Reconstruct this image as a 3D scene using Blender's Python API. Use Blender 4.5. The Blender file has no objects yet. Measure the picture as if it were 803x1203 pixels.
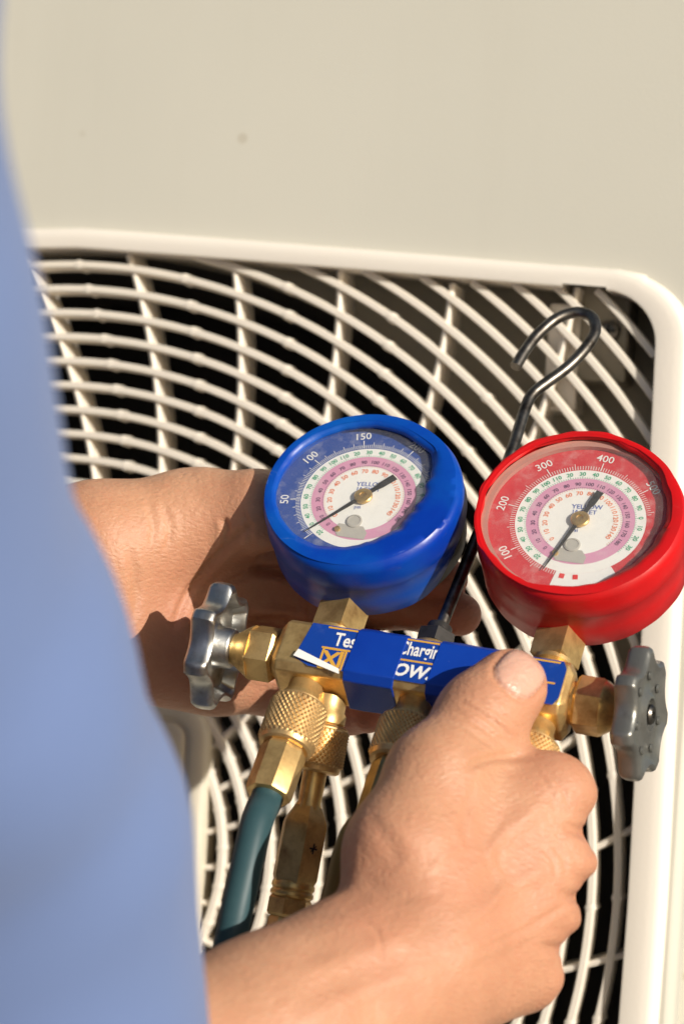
import bpy, bmesh, math, random
import numpy as np
from mathutils import Matrix, Vector
random.seed(7); rng = np.random.default_rng(7)
SC = bpy.context.scene
COL = SC.collection

# ------------------------------------------------------------------ camera
F = 2840.0                      # focal length in photo pixels (85 mm on a 36 mm tall frame)
CX, CY = 401.5, 601.5
D_GRILLE = 1.05                 # metres from camera to the fan centre, along the axis
pit, yaw, rol = math.radians(-2), math.radians(16), math.radians(4)
cp, sp, cy_, sy_, cr, sr = math.cos(pit), math.sin(pit), math.cos(yaw), math.sin(yaw), math.cos(rol), math.sin(rol)
Ry = np.array([[cy_, 0, sy_], [0, 1, 0], [-sy_, 0, cy_]])
Rx = np.array([[1, 0, 0], [0, cp, -sp], [0, sp, cp]])
Rz = np.array([[cr, -sr, 0], [sr, cr, 0], [0, 0, 1]])
MP = Rz @ Rx @ Ry               # columns: unit's right, down, inward, in camera axes (right, down, forward)
def cv2w(v):                    # camera axes (right, down, forward) -> world direction
    v = np.asarray(v, float)
    return np.stack([v @ MP[:, 0], v @ MP[:, 2], -(v @ MP[:, 1])], -1)
fan_c = np.array([(43.28 - CX) / F, (990.44 - CY) / F, 1.0]) * D_GRILLE
CAM = -cv2w(fan_c)              # the fan centre is the world origin
def cam2w(v):                   # camera axes (right, up, toward camera) -> world direction
    v = np.asarray(v, float) * np.array([1, -1, -1]); return cv2w(v)
def atc(px, py, d):             # a point d metres deep, in camera axes (right, up, toward)
    return np.array([(px - CX) / F * d, -(py - CY) / F * d, -d])
def c2w(P): return cam2w(P) + CAM
def at(px, py, d): return c2w(atc(px, py, d))

cam = bpy.data.cameras.new('camera'); camo = bpy.data.objects.new('camera', cam); COL.objects.link(camo)
R = np.stack([cam2w([1, 0, 0]), cam2w([0, 1, 0]), cam2w([0, 0, 1])], 1)
mw = Matrix.Identity(4)
for i in range(3):
    for j in range(3): mw[i][j] = R[i, j]
    mw[i][3] = CAM[i]
camo.matrix_world = mw
cam.lens = 85; cam.sensor_width = 36; cam.sensor_fit = 'AUTO'; cam.clip_start = .05; cam.clip_end = 200
cam.dof.use_dof = True; cam.dof.focus_distance = .848; cam.dof.aperture_fstop = 9.8
SC.camera = camo

# ------------------------------------------------------------------ light
SUN_C = np.array([.64, .31, .72]); SUN_C /= np.linalg.norm(SUN_C)     # towards the sun, camera axes
SUN_W = Vector(cam2w(SUN_C)).normalized()
elev = math.asin(SUN_W.z); azim = math.atan2(SUN_W.x, SUN_W.y)
world = bpy.data.worlds.new('World'); SC.world = world; world.use_nodes = True
wn = world.node_tree; bg = wn.nodes['Background']
sky = wn.nodes.new('ShaderNodeTexSky'); sky.sky_type = 'NISHITA'; sky.sun_disc = False
sky.sun_elevation = elev; sky.sun_rotation = azim; sky.air_density = 1.2; sky.dust_density = 2.0
wn.links.new(sky.outputs[0], bg.inputs[0]); bg.inputs[1].default_value = .075
sl = bpy.data.lights.new('sun', 'SUN'); sl.energy = 4.9; sl.angle = math.radians(.55); sl.color = (1, .935, .84)
so = bpy.data.objects.new('sun', sl); COL.objects.link(so)
so.rotation_euler = SUN_W.to_track_quat('Z', 'Y').to_euler(); so.location = SUN_W * 5
SC.view_settings.view_transform = 'Standard'; SC.view_settings.look = 'None'
SC.view_settings.exposure = 0.0; SC.view_settings.gamma = 1; SC.view_settings.use_curve_mapping = False

# ------------------------------------------------------------------ materials
def nmat(name):
    m = bpy.data.materials.new(name); m.use_nodes = True
    nt = m.node_tree; return m, nt, nt.nodes['Principled BSDF']
def noise(nt, scale, detail=4, rough=.55, vec=None, dist=0):
    n = nt.nodes.new('ShaderNodeTexNoise'); n.inputs['Scale'].default_value = scale
    n.inputs['Detail'].default_value = detail; n.inputs['Roughness'].default_value = rough; n.inputs['Distortion'].default_value = dist
    if vec is not None: nt.links.new(vec, n.inputs['Vector'])
    return n.outputs['Fac']
def coord(nt, scale=(1, 1, 1)):
    t = nt.nodes.new('ShaderNodeTexCoord'); mp = nt.nodes.new('ShaderNodeMapping'); mp.inputs['Scale'].default_value = scale
    nt.links.new(t.outputs['Object'], mp.inputs[0]); return mp.outputs[0]
def ramp(nt, fac, stops, interp='LINEAR'):
    r = nt.nodes.new('ShaderNodeValToRGB'); r.color_ramp.interpolation = interp
    el = r.color_ramp.elements
    while len(el) < len(stops): el.new(.5)
    for e, (p, c) in zip(el, stops):
        e.position = p; e.color = (*c, 1) if len(c) == 3 else c
    nt.links.new(fac, r.inputs[0]); return r.outputs[0]
def mix(nt, fac, a, b, blend='MIX'):
    m = nt.nodes.new('ShaderNodeMix'); m.data_type = 'RGBA'; m.blend_type = blend
    for s, v in ((m.inputs[0], fac), (m.inputs[6], a), (m.inputs[7], b)):
        if isinstance(v, bpy.types.NodeSocket): nt.links.new(v, s)
        elif isinstance(v, (int, float)): s.default_value = v
        else: s.default_value = (*v, 1)
    return m.outputs[2]
def bump(nt, b, h, strength, dist, prev=None):
    n = nt.nodes.new('ShaderNodeBump'); n.inputs['Strength'].default_value = strength; n.inputs['Distance'].default_value = dist
    nt.links.new(h, n.inputs['Height'])
    if prev is not None: nt.links.new(prev, n.inputs['Normal'])
    nt.links.new(n.outputs[0], b.inputs['Normal']); return n.outputs[0]
def gray(v): return (v, v, v)
def mapr(nt, fac, lo, hi):
    r = nt.nodes.new('ShaderNodeMapRange'); r.inputs[3].default_value = lo; r.inputs[4].default_value = hi
    nt.links.new(fac, r.inputs[0]); return r.outputs[0]

def mat_paint(name, col, rough=.45, var=.06, bscale=300, bstr=.08, specks=False):
    m, nt, b = nmat(name); v = coord(nt)
    n1 = noise(nt, 9, 5, .6, v); c = mix(nt, n1, [x * (1 - var) for x in col], [min(1, x * (1 + var)) for x in col])
    if specks:
        vo = nt.nodes.new('ShaderNodeTexVoronoi'); vo.inputs['Scale'].default_value = 26; nt.links.new(v, vo.inputs['Vector'])
        s = ramp(nt, vo.outputs['Distance'], [(0, gray(1)), (.05, gray(1)), (.075, gray(0))])
        g = ramp(nt, noise(nt, 7, 2, .5, v), [(.50, gray(0)), (.56, gray(.6))])
        mm = nt.nodes.new('ShaderNodeMath'); mm.operation = 'MULTIPLY'; nt.links.new(s, mm.inputs[0]); nt.links.new(g, mm.inputs[1])
        c = mix(nt, mm.outputs[0], c, (.40, .35, .26))
        st = noise(nt, 1, 6, .6, coord(nt, (30, 30, 3)))
        c = mix(nt, ramp(nt, st, [(.5, gray(0)), (.8, gray(.12))]), c, (.42, .38, .30))
    nt.links.new(c, b.inputs['Base Color']); b.inputs['Roughness'].default_value = rough
    p = bump(nt, b, noise(nt, bscale, 3, .5, v), bstr, .0006)
    if specks: bump(nt, b, noise(nt, 3.2, 1, .4, v), .55, .018, p)
    return m
CREAM = (.80, .745, .66)
M_panel = mat_paint('cream painted sheet', (.585, .565, .487), .42, .035, 700, .10, True)
M_plastic = mat_paint('cream grille plastic', CREAM, .40, .05, 500, .10)
M_ring = mat_paint('cream ring plastic', (.76, .70, .605), .5, .08, 160, .2)
M_hub = mat_paint('cream hub plastic', (.62, .57, .46), .45, .04, 500, .1)
M_back = mat_paint('shade-toned inner sheet', (.30, .27, .21), .7, .15, 60, .1)  # cream inner plate, coloured darker to hold the shade behind the grille rings
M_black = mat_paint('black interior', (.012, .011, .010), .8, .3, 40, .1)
M_ground = mat_paint('concrete', (.26, .24, .21), .85, .12, 40, .3)

def mat_metal(name, col, dirt, rough=(.22, .45), dscale=90, metallic=1.0, amount=(.45, .75), bstr=.15, bscale=350):
    m, nt, b = nmat(name); v = coord(nt)
    n1 = noise(nt, dscale, 6, .65, v); n2 = noise(nt, dscale * 4, 4, .6, v)
    f = ramp(nt, n1, [(amount[0], gray(0)), (amount[1], gray(1))])
    c = mix(nt, n2, [x * .86 for x in col], col)
    c = mix(nt, f, c, dirt); nt.links.new(c, b.inputs['Base Color'])
    nt.links.new(mapr(nt, n1, *rough), b.inputs['Roughness'])
    b.inputs['Metallic'].default_value = metallic
    bump(nt, b, noise(nt, bscale, 4, .6, v), bstr, .0004)
    return m
M_brass = mat_metal('worn brass', (.82, .56, .23), (.36, .20, .07), (.28, .52), 110, metallic=.78, amount=(.44, .72))
M_brass2 = mat_metal('dull brass', (.80, .53, .20), (.30, .18, .075), (.26, .48), 140, metallic=.78, amount=(.48, .75))
M_knurl = mat_metal('knurled brass', (.80, .54, .24), (.46, .27, .11), (.34, .5), 150, metallic=.78, amount=(.45, .8))
M_olive = mat_metal('tarnished brass', (.50, .38, .17), (.22, .15, .06), (.28, .48), 110, amount=(.42, .75))
M_steel = mat_metal('dark steel', (.20, .185, .165), (.05, .042, .035), (.28, .5), 160, amount=(.40, .66), bstr=.2)
M_blacksteel = mat_metal('blackened steel', (.07, .068, .065), (.03, .028, .026), (.35, .55), 150, metallic=.7)
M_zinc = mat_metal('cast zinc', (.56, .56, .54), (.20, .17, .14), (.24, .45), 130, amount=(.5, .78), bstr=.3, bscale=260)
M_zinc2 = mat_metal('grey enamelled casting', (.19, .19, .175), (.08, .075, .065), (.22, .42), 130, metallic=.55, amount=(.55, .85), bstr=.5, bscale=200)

def mat_rubber(name, col, col2, rough=.33, scratch=.5, worn=(.8, .8, .8)):
    m, nt, b = nmat(name); v = coord(nt)
    n1 = noise(nt, 28, 5, .6, v); c = mix(nt, ramp(nt, n1, [(.38, gray(0)), (.7, gray(1))]), col, col2)
    s = noise(nt, 1, 8, .75, coord(nt, (60, 900, 200)), 1.5)
    n3 = noise(nt, 70, 6, .7, v)
    mm = nt.nodes.new('ShaderNodeMath'); mm.operation = 'MULTIPLY'
    nt.links.new(ramp(nt, s, [(.60, gray(0)), (.72, gray(1))]), mm.inputs[0]); nt.links.new(ramp(nt, n3, [(.5, gray(0)), (.7, gray(scratch))]), mm.inputs[1])
    c = mix(nt, mm.outputs[0], c, worn)
    sp_ = ramp(nt, noise(nt, 900, 2, .5, v), [(.72, gray(0)), (.76, gray(.5))])
    n5 = ramp(nt, noise(nt, 60, 2, .5, v), [(.55, gray(0)), (.65, gray(1))])
    mk_ = nt.nodes.new('ShaderNodeMath'); mk_.operation = 'MULTIPLY'; nt.links.new(sp_, mk_.inputs[0]); nt.links.new(n5, mk_.inputs[1])
    c = mix(nt, mk_.outputs[0], c, worn)
    nt.links.new(c, b.inputs['Base Color']); nt.links.new(mapr(nt, n1, rough - .06, rough + .16), b.inputs['Roughness']); b.inputs['Specular IOR Level'].default_value = .32
    p = bump(nt, b, noise(nt, 45, 3, .5, v), .25, .0012)
    bump(nt, b, noise(nt, 600, 3, .6, v), .1, .0003, p)
    return m
M_blueboot = mat_rubber('blue vinyl boot', (.001, .034, .33), (.001, .085, .40), .30, .7, (.30, .45, .75))
M_redboot = mat_rubber('red vinyl boot', (.60, .006, .008), (.42, .010, .011), .30, .7, (.75, .35, .32))
M_tape = mat_rubber('blue tape', (.003, .035, .30), (.003, .045, .34), .36, .4, (.5, .55, .65))
M_case = mat_rubber('black gauge case', (.03, .03, .032), (.05, .048, .045), .42, .6, (.3, .3, .3))
M_hose = mat_rubber('teal hose rubber', (.030, .072, .082), (.038, .086, .095), .42, .25, (.25, .35, .38))
M_hosey = mat_rubber('olive hose rubber', (.22, .14, .03), (.18, .11, .03), .45, .25, (.4, .35, .2))
M_hosed = mat_rubber('dark hose rubber', (.02, .02, .035), (.015, .015, .03), .45, .25, (.2, .2, .25))

def flat(name, col, rough=.5, wear=0, wearcol=(.6, .6, .6)):
    m, nt, b = nmat(name); v = coord(nt); n = noise(nt, 350, 4, .65, v)
    c = mix(nt, n, [x * .9 for x in col], [min(1, x * 1.08) for x in col])
    if wear: c = mix(nt, ramp(nt, noise(nt, 160, 6, .7, v), [(.56, gray(0)), (.72, gray(wear))]), c, wearcol)
    nt.links.new(c, b.inputs['Base Color']); b.inputs['Roughness'].default_value = rough; return m
M_label = flat('label blue print', (.006, .045, .29), .32, .25, (.10, .14, .35))
M_white = flat('white print', (.78, .77, .74), .4)
M_paper = flat('white label paper', (.80, .79, .76), .6)
M_gold = flat('gold print', (.62, .34, .05), .4)
M_pblue = flat('blue ink', (.10, .15, .42), .5, .5, (.7, .7, .7)); M_pgreen = flat('green ink', (.05, .36, .19), .5)
M_pdark = flat('dark ink', (.12, .05, .12), .5); M_porange = flat('orange ink', (.80, .22, .10), .5)
M_pred = flat('red ink', (.65, .02, .02), .5)
M_bezel = mat_rubber('yellowed clear bezel', (.42, .20, .16), (.50, .27, .22), .25, .5, (.7, .6, .55))
M_needle = flat('needle black', (.012, .012, .012), .4); M_screwgrey = flat('movement plate', (.42, .40, .36), .45)

def mat_dial(name, outer):
    m, nt, b = nmat(name); t = nt.nodes.new('ShaderNodeTexCoord')
    l = nt.nodes.new('ShaderNodeVectorMath'); l.operation = 'LENGTH'
    sx = nt.nodes.new('ShaderNodeMapping'); sx.inputs['Scale'].default_value = (1, 0, 1)
    nt.links.new(t.outputs['Object'], sx.inputs[0]); nt.links.new(sx.outputs[0], l.inputs[0])
    mm = nt.nodes.new('ShaderNodeMath'); mm.operation = 'MULTIPLY'; mm.inputs[1].default_value = 1 / .032
    nt.links.new(l.outputs['Value'], mm.inputs[0])
    W = (.80, .79, .75); P = (.62, .28, .42)
    c = ramp(nt, mm.outputs[0], [(0, W), (.447, P), (.585, W), (.70, outer), (.99, outer)], 'CONSTANT')
    n = noise(nt, 150, 5, .65, t.outputs['Object'])
    c = mix(nt, ramp(nt, n, [(.5, gray(0)), (.8, gray(.4))]), c, (.62, .60, .56))
    nt.links.new(c, b.inputs['Base Color']); b.inputs['Roughness'].default_value = .5
    return m
M_dialb = mat_dial('blue gauge dial', (.010, .055, .27)); M_dialr = mat_dial('red gauge dial', (.55, .02, .03))

def mat_lens(name, dust):
    m, nt, b = nmat(name); out = nt.nodes['Material Output']
    tr = nt.nodes.new('ShaderNodeBsdfTransparent'); tr.inputs[0].default_value = (.96, .965, .96, 1)
    gl = nt.nodes.new('ShaderNodeBsdfGlossy'); gl.inputs['Roughness'].default_value = .06
    df = nt.nodes.new('ShaderNodeBsdfDiffuse'); df.inputs[0].default_value = (.75, .73, .70, 1)
    lw = nt.nodes.new('ShaderNodeLayerWeight'); lw.inputs[0].default_value = .5
    pw = nt.nodes.new('ShaderNodeMath'); pw.operation = 'POWER'; pw.inputs[1].default_value = 5; nt.links.new(lw.outputs['Facing'], pw.inputs[0])
    fr = nt.nodes.new('ShaderNodeMath'); fr.operation = 'MULTIPLY_ADD'; fr.inputs[1].default_value = .8; fr.inputs[2].default_value = .04; nt.links.new(pw.outputs[0], fr.inputs[0])
    v = coord(nt)
    m1 = nt.nodes.new('ShaderNodeMixShader'); nt.links.new(fr.outputs[0], m1.inputs[0]); nt.links.new(tr.outputs[0], m1.inputs[1]); nt.links.new(gl.outputs[0], m1.inputs[2])
    n = noise(nt, 190, 7, .75, v, .6); s = noise(nt, 1, 8, .8, coord(nt, (700, 60, 90)), 1.2)
    a = nt.nodes.new('ShaderNodeMath'); a.operation = 'ADD'
    nt.links.new(ramp(nt, n, [(.35, gray(.045)), (.8, gray(dust))]), a.inputs[0]); nt.links.new(ramp(nt, s, [(.62, gray(0)), (.72, gray(dust * .6))]), a.inputs[1])
    m2 = nt.nodes.new('ShaderNodeMixShader'); nt.links.new(a.outputs[0], m2.inputs[0]); nt.links.new(m1.outputs[0], m2.inputs[1]); nt.links.new(df.outputs[0], m2.inputs[2])
    nt.links.new(m2.outputs[0], out.inputs[0]); return m
M_lensb = mat_lens('scuffed clear lens', .10); M_lensr = mat_lens('dusty clear lens', .12)

def mat_skin():
    m, nt, b = nmat('skin'); v = coord(nt)
    a = nt.nodes.new('ShaderNodeAttribute'); a.attribute_name = 'flush'
    n1 = noise(nt, 48, 6, .68, v); n2 = noise(nt, 330, 3, .6, v)
    c = mix(nt, n1, (.40, .195, .105), (.60, .335, .205))
    c = mix(nt, ramp(nt, n2, [(.45, gray(0)), (.75, gray(.35))]), c, (.47, .20, .115))
    c = mix(nt, ramp(nt, noise(nt, 22, 3, .5, v), [(.45, gray(0)), (.7, gray(.45))]), c, (.50, .215, .13))
    c = mix(nt, a.outputs['Fac'], c, (.50, .165, .10))
    ro = mapr(nt, n2, .40, .6)
    an = nt.nodes.new('ShaderNodeAttribute'); an.attribute_name = 'nail'
    c = mix(nt, an.outputs['Fac'], c, (.60, .35, .26)); ro = mix(nt, an.outputs['Fac'], ro, gray(.27))
    nt.links.new(c, b.inputs['Base Color']); nt.links.new(ro, b.inputs['Roughness'])
    b.inputs['Subsurface Weight'].default_value = .18; b.inputs['Subsurface Radius'].default_value = (1, .35, .2); b.inputs['Subsurface Scale'].default_value = .004
    b.inputs['Specular IOR Level'].default_value = .4
    vo = nt.nodes.new('ShaderNodeTexVoronoi'); vo.inputs['Scale'].default_value = 900; vo.feature = 'DISTANCE_TO_EDGE'; nt.links.new(v, vo.inputs['Vector'])
    p = bump(nt, b, vo.outputs['Distance'], .25, .0003)
    v2 = nt.nodes.new('ShaderNodeTexVoronoi'); v2.inputs['Scale'].default_value = 1; v2.feature = 'DISTANCE_TO_EDGE'; nt.links.new(coord(nt, (330, 330, 560)), v2.inputs['Vector'])
    p = bump(nt, b, v2.outputs['Distance'], .30, .0009, p)
    p = bump(nt, b, noise(nt, 1, 4, .6, coord(nt, (420, 420, 900))), .25, .0009, p)
    bump(nt, b, noise(nt, 110, 5, .6, v), .34, .0018, p)
    return m
M_skin = mat_skin()
def mat_shirt():
    m, nt, b = nmat('blue cotton'); v = coord(nt)
    c = mix(nt, noise(nt, 14, 5, .6, v), (.115, .172, .355), (.130, .198, .40)); nt.links.new(c, b.inputs['Base Color'])
    b.inputs['Roughness'].default_value = .8; b.inputs['Sheen Weight'].default_value = .2
    bump(nt, b, noise(nt, 900, 2, .5, v), .2, .0005); return m
M_shirt = mat_shirt()

# ------------------------------------------------------------------ mesh helpers
def link(name, me, parent=None, mats=()):
    o = bpy.data.objects.new(name, me); COL.objects.link(o)
    for m in mats: me.materials.append(m)
    if parent is not None: o.parent = parent
    return o
def mesh(name, V, Fc, m, parent=None, smooth=True, angle=35):
    me = bpy.data.meshes.new(name); me.from_pydata([tuple(map(float, v)) for v in V], [], [tuple(f) for f in Fc])
    bm = bmesh.new(); bm.from_mesh(me); bmesh.ops.recalc_face_normals(bm, faces=bm.faces); bm.to_mesh(me); bm.free()
    if smooth:
        me.shade_smooth()
        if angle: me.set_sharp_from_angle(angle=math.radians(angle))
    return link(name, me, parent, [m])
def thing(name, label, cat, mat4=None, group=None):
    o = bpy.data.objects.new(name, None); COL.objects.link(o); o.empty_display_size = .02
    if mat4 is not None: o.matrix_world = mat4
    o['label'] = label; o['category'] = cat
    if group: o['group'] = group
    return o
def struct(o): o['kind'] = 'structure'; return o
def basis(axis):
    a = np.asarray(axis, float); a = a / np.linalg.norm(a)
    h = np.array([0, 0, 1.0]) if abs(a[2]) < .9 else np.array([1.0, 0, 0])
    u = np.cross(h, a); u /= np.linalg.norm(u); return u, np.cross(a, u), a
def loft(rings, closed=True, caps=True):          # rings: list of (n,3) arrays
    n = len(rings[0]); V = np.concatenate(rings); Fc = []
    for i in range(len(rings) - 1):
        for j in range(n if closed else n - 1):
            k = (j + 1) % n; Fc.append((i * n + j, i * n + k, (i + 1) * n + k, (i + 1) * n + j))
    if caps: Fc.append(tuple(range(n))[::-1]); Fc.append(tuple((len(rings) - 1) * n + j for j in range(n)))
    return V, Fc
def revolve(prof, n, org=(0, 0, 0), axis=(0, 0, 1), phase=0, caps=True, rfun=None):   # prof: (radius, height)
    u, v, a = basis(axis); org = np.asarray(org, float); t = np.arange(n) * 2 * math.pi / n + phase; rr = []
    for i, (r, h) in enumerate(prof):
        rad = r if rfun is None else rfun(r, h, t, i)
        rr.append(org + a * h + (np.cos(t) * rad)[:, None] * u + (np.sin(t) * rad)[:, None] * v)
    return loft(rr, True, caps)
def tube(path, rad, n=14, caps=True):
    P = np.asarray(path, float); rad = np.broadcast_to(rad, (len(P),)); T = np.gradient(P, axis=0); T /= np.linalg.norm(T, axis=1)[:, None]
    u, v, _ = basis(T[0]); rr = []; t = np.arange(n) * 2 * math.pi / n
    for p, d, r in zip(P, T, rad):
        u = u - d * (u @ d); u /= np.linalg.norm(u); v = np.cross(d, u)
        rr.append(p + r * (np.cos(t)[:, None] * u + np.sin(t)[:, None] * v))
    return loft(rr, True, caps)
def smoothpath(pts, n=60):                          # Catmull-Rom
    P = np.asarray(pts, float); P = np.vstack([2 * P[0] - P[1], P, 2 * P[-1] - P[-2]]); out = []
    m = len(P) - 3; s = np.linspace(0, m, n)
    for x in s:
        i = min(int(x), m - 1); t = x - i; a, b, c, d = P[i:i + 4]
        out.append(.5 * (2 * b + (c - a) * t + (2 * a - 5 * b + 4 * c - d) * t * t + (3 * b - a - 3 * c + d) * t ** 3))
    return np.array(out)
def join(*vf):
    V = []; Fc = []; o = 0
    for v, f in vf:
        V.append(np.asarray(v, float)); Fc += [tuple(i + o for i in q) for q in f]; o += len(v)
    return np.concatenate(V), Fc
def box(x0, x1, y0, y1, z0, z1):
    V = np.array([(x, y, z) for x in (x0, x1) for y in (y0, y1) for z in (z0, z1)], float)
    return V, [(0, 1, 3, 2), (4, 6, 7, 5), (0, 4, 5, 1), (2, 3, 7, 6), (0, 2, 6, 4), (1, 5, 7, 3)]
def bevel(o, w, seg=2, ang=30):
    b = o.modifiers.new('bevel', 'BEVEL'); b.width = w; b.segments = seg; b.limit_method = 'ANGLE'; b.angle_limit = math.radians(ang); return o

# ------------------------------------------------------------------ ground
gz = -1.25
struct(mesh('ground', [(-60, -60, gz), (60, -60, gz), (60, 60, gz), (-60, 60, gz)], [(0, 1, 2, 3)], M_ground, smooth=False))

# ------------------------------------------------------------------ the air conditioner
U = D_GRILLE / F
ac = thing('air_conditioner', 'cream outdoor air conditioner with round ringed fan grille behind the gauges', 'air conditioner', Matrix.Translation((0, 0, gz)))
HX, HZ, BT, BR, RC = 700 * U, 703 * U, 33 * U, 11 * U, 58 * U
def deform(x, z):
    ax, az = abs(x) / HX, abs(z) / HZ
    return x * (1 - BR / HX * min(az, 1) ** 1.2), z * (1 - BT / HZ * min(ax, 1) ** 1.1)
def rrect(hx, hz, rc, nedge=40, ncorner=12):
    pts = []
    cs = [(hx - rc, hz - rc, 0), (-hx + rc, hz - rc, 90), (-hx + rc, -hz + rc, 180), (hx - rc, -hz + rc, 270)]
    for k, (x, z, a0) in enumerate(cs):
        for i in range(ncorner + 1):
            a = math.radians(a0 + 90 * i / ncorner); pts.append((x + rc * math.cos(a), z + rc * math.sin(a)))
        a = pts[-1]; nx, nz, na = cs[(k + 1) % 4]; b = (nx + rc * math.cos(math.radians(na)), nz + rc * math.sin(math.radians(na)))
        for i in range(1, nedge): pts.append((a[0] + (b[0] - a[0]) * i / nedge, a[1] + (b[1] - a[1]) * i / nedge))
    return pts
def frame_path(grow_t, grow_r, rc, notch=False):
    base = [deform(x, z) for x, z in rrect(HX, HZ, RC)]
    if notch:
        x0, x1, dz = 582 * U, 632 * U, 14 * U
        out = []
        for i, p in enumerate(base):
            if p[1] > 0 and x0 < p[0] < x1 and p[1] > .6 * HZ: continue
            out.append(p)
        k = max(i for i, p in enumerate(out[:40]) if p[1] > .6 * HZ and p[0] >= x1)
        zt = out[k][1]; z2 = out[k + 1][1]
        out[k + 1:k + 1] = [(x1, zt + .0003), (x1 - .0002, zt + dz), (x0 + .0002, z2 + dz), (x0, z2 - .0003)]
        base = out
    P = np.array(base)
    return P
inner = frame_path(0, 0, RC, True); plain = inner.copy()
T = np.roll(inner, -4, 0) - np.roll(inner, 4, 0); N = np.stack([T[:, 1], -T[:, 0]], 1); N /= np.linalg.norm(N, axis=1)[:, None]
top_w = (np.abs(N[:, 1]) ** 2)[:, None]
Wd = 25 * U * top_w + 43 * U * (1 - top_w)
ref = np.array([(min(max(p[0], -HX), HX), p[1]) for p in inner])
for i, p in enumerate(ref):                        # outer edge ignores the notch
    if p[1] > .9 * HZ and 575 * U < p[0] < 640 * U:
        ref[i] = (p[0], deform(p[0], HZ)[1])
def ring_at(off, y): q = ref + N * (Wd * off); return np.stack([q[:, 0], np.full(len(q), y), q[:, 1] - gz], 1)
def inner_at(y): return np.stack([inner[:, 0], np.full(len(inner), y), inner[:, 1] - gz], 1)
prof = [(None, .016), (None, .004), (None, -.0028), (.04, -.0036), (.10, -.0039), (.45, -.0042), (.68, -.0042), (.80, -.0036), (.95, -.0014), (1.01, .0012)]
rings_ = [inner_at(y) if o is None else ring_at(o, y) for o, y in prof]
rings_[3] = inner_at(-.0036) * .6 + rings_[3] * .4
Vf, Ff = loft(rings_, True, False); mesh('grille_frame', Vf, Ff, M_plastic, ac, True, 50)
# front panel with the opening
bm = bmesh.new(); XL, XR, ZB, ZT = -.62, 746 * U, -1.2, .62
o4 = [bm.verts.new((x, 0, z - gz)) for x, z in ((XL, ZB), (XR, ZB), (XR, ZT), (XL, ZT))]
es = [bm.edges.new((o4[i], o4[(i + 1) % 4])) for i in range(4)]
hp = ref + N * (Wd * .97); hv = [bm.verts.new((p[0], 0, p[1] - gz)) for p in hp[::2]]
es += [bm.edges.new((hv[i], hv[(i + 1) % len(hv)])) for i in range(len(hv))]
bmesh.ops.triangle_fill(bm, use_beauty=True, use_dissolve=False, edges=es)
bmesh.ops.recalc_face_normals(bm, faces=bm.faces)
me = bpy.data.meshes.new('front_panel'); bm.to_mesh(me); bm.free(); link('front_panel', me, ac, [M_panel])
# casing edge, side, top, back
pr = [(XR, 0), (XR + .0022, .0008), (XR + .0036, .003), (XR + .004, .007), (XR + .004, .016), (XR + .0026, .0175), (XR + .0022, .021), (XR + .0066, .0215), (XR + .0078, .024), (XR + .0078, .36)]
mesh('side_panel', *loft([np.array([(x, y, z - gz) for x, y in pr]) for z in np.linspace(ZB, ZT, 12)], False, False), M_panel, ac, True, 40)
mesh('top_cover', *box(XL, XR + .0078, 0.0005, .36, ZT - gz + .0005, ZT - gz + .03), M_panel, ac, False)
mesh('back_panel', *box(XL, XR + .0075, .362, .37, ZB - gz, ZT - gz), M_panel, ac, False)
mesh('left_panel', *box(XL - .003, XL - .0005, 0, .36, ZB - gz, ZT - gz), M_panel, ac, False)
mesh('base_pan', *box(XL, XR, .002, .36, 0.002, ZB - gz - .001), M_panel, ac, False)
# plate behind the grille corners with the round fan opening, shroud and dark interior
RH = 708 * U; nb = 160; tt = np.arange(nb) * 2 * math.pi / nb
circ = np.stack([RH * np.cos(tt), np.full(nb, .034), RH * np.sin(tt) - gz], 1)
sq = []
for t in tt:
    c, s = math.cos(t), math.sin(t); k = .272 / max(abs(c), abs(s)); sq.append((c * k, .034, s * k - gz))
mesh('corner_plate', *loft([circ, np.array(sq)], True, False), M_back, ac, False)
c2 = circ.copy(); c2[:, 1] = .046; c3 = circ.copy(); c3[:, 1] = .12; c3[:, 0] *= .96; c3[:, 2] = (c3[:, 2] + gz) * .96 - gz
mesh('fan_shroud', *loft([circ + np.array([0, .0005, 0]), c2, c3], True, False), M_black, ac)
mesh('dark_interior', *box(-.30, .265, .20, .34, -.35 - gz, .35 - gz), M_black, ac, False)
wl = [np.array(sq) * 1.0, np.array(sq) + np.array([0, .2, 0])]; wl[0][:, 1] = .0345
mesh('inner_wall', *loft(wl, True, False), M_black, ac, False)

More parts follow.
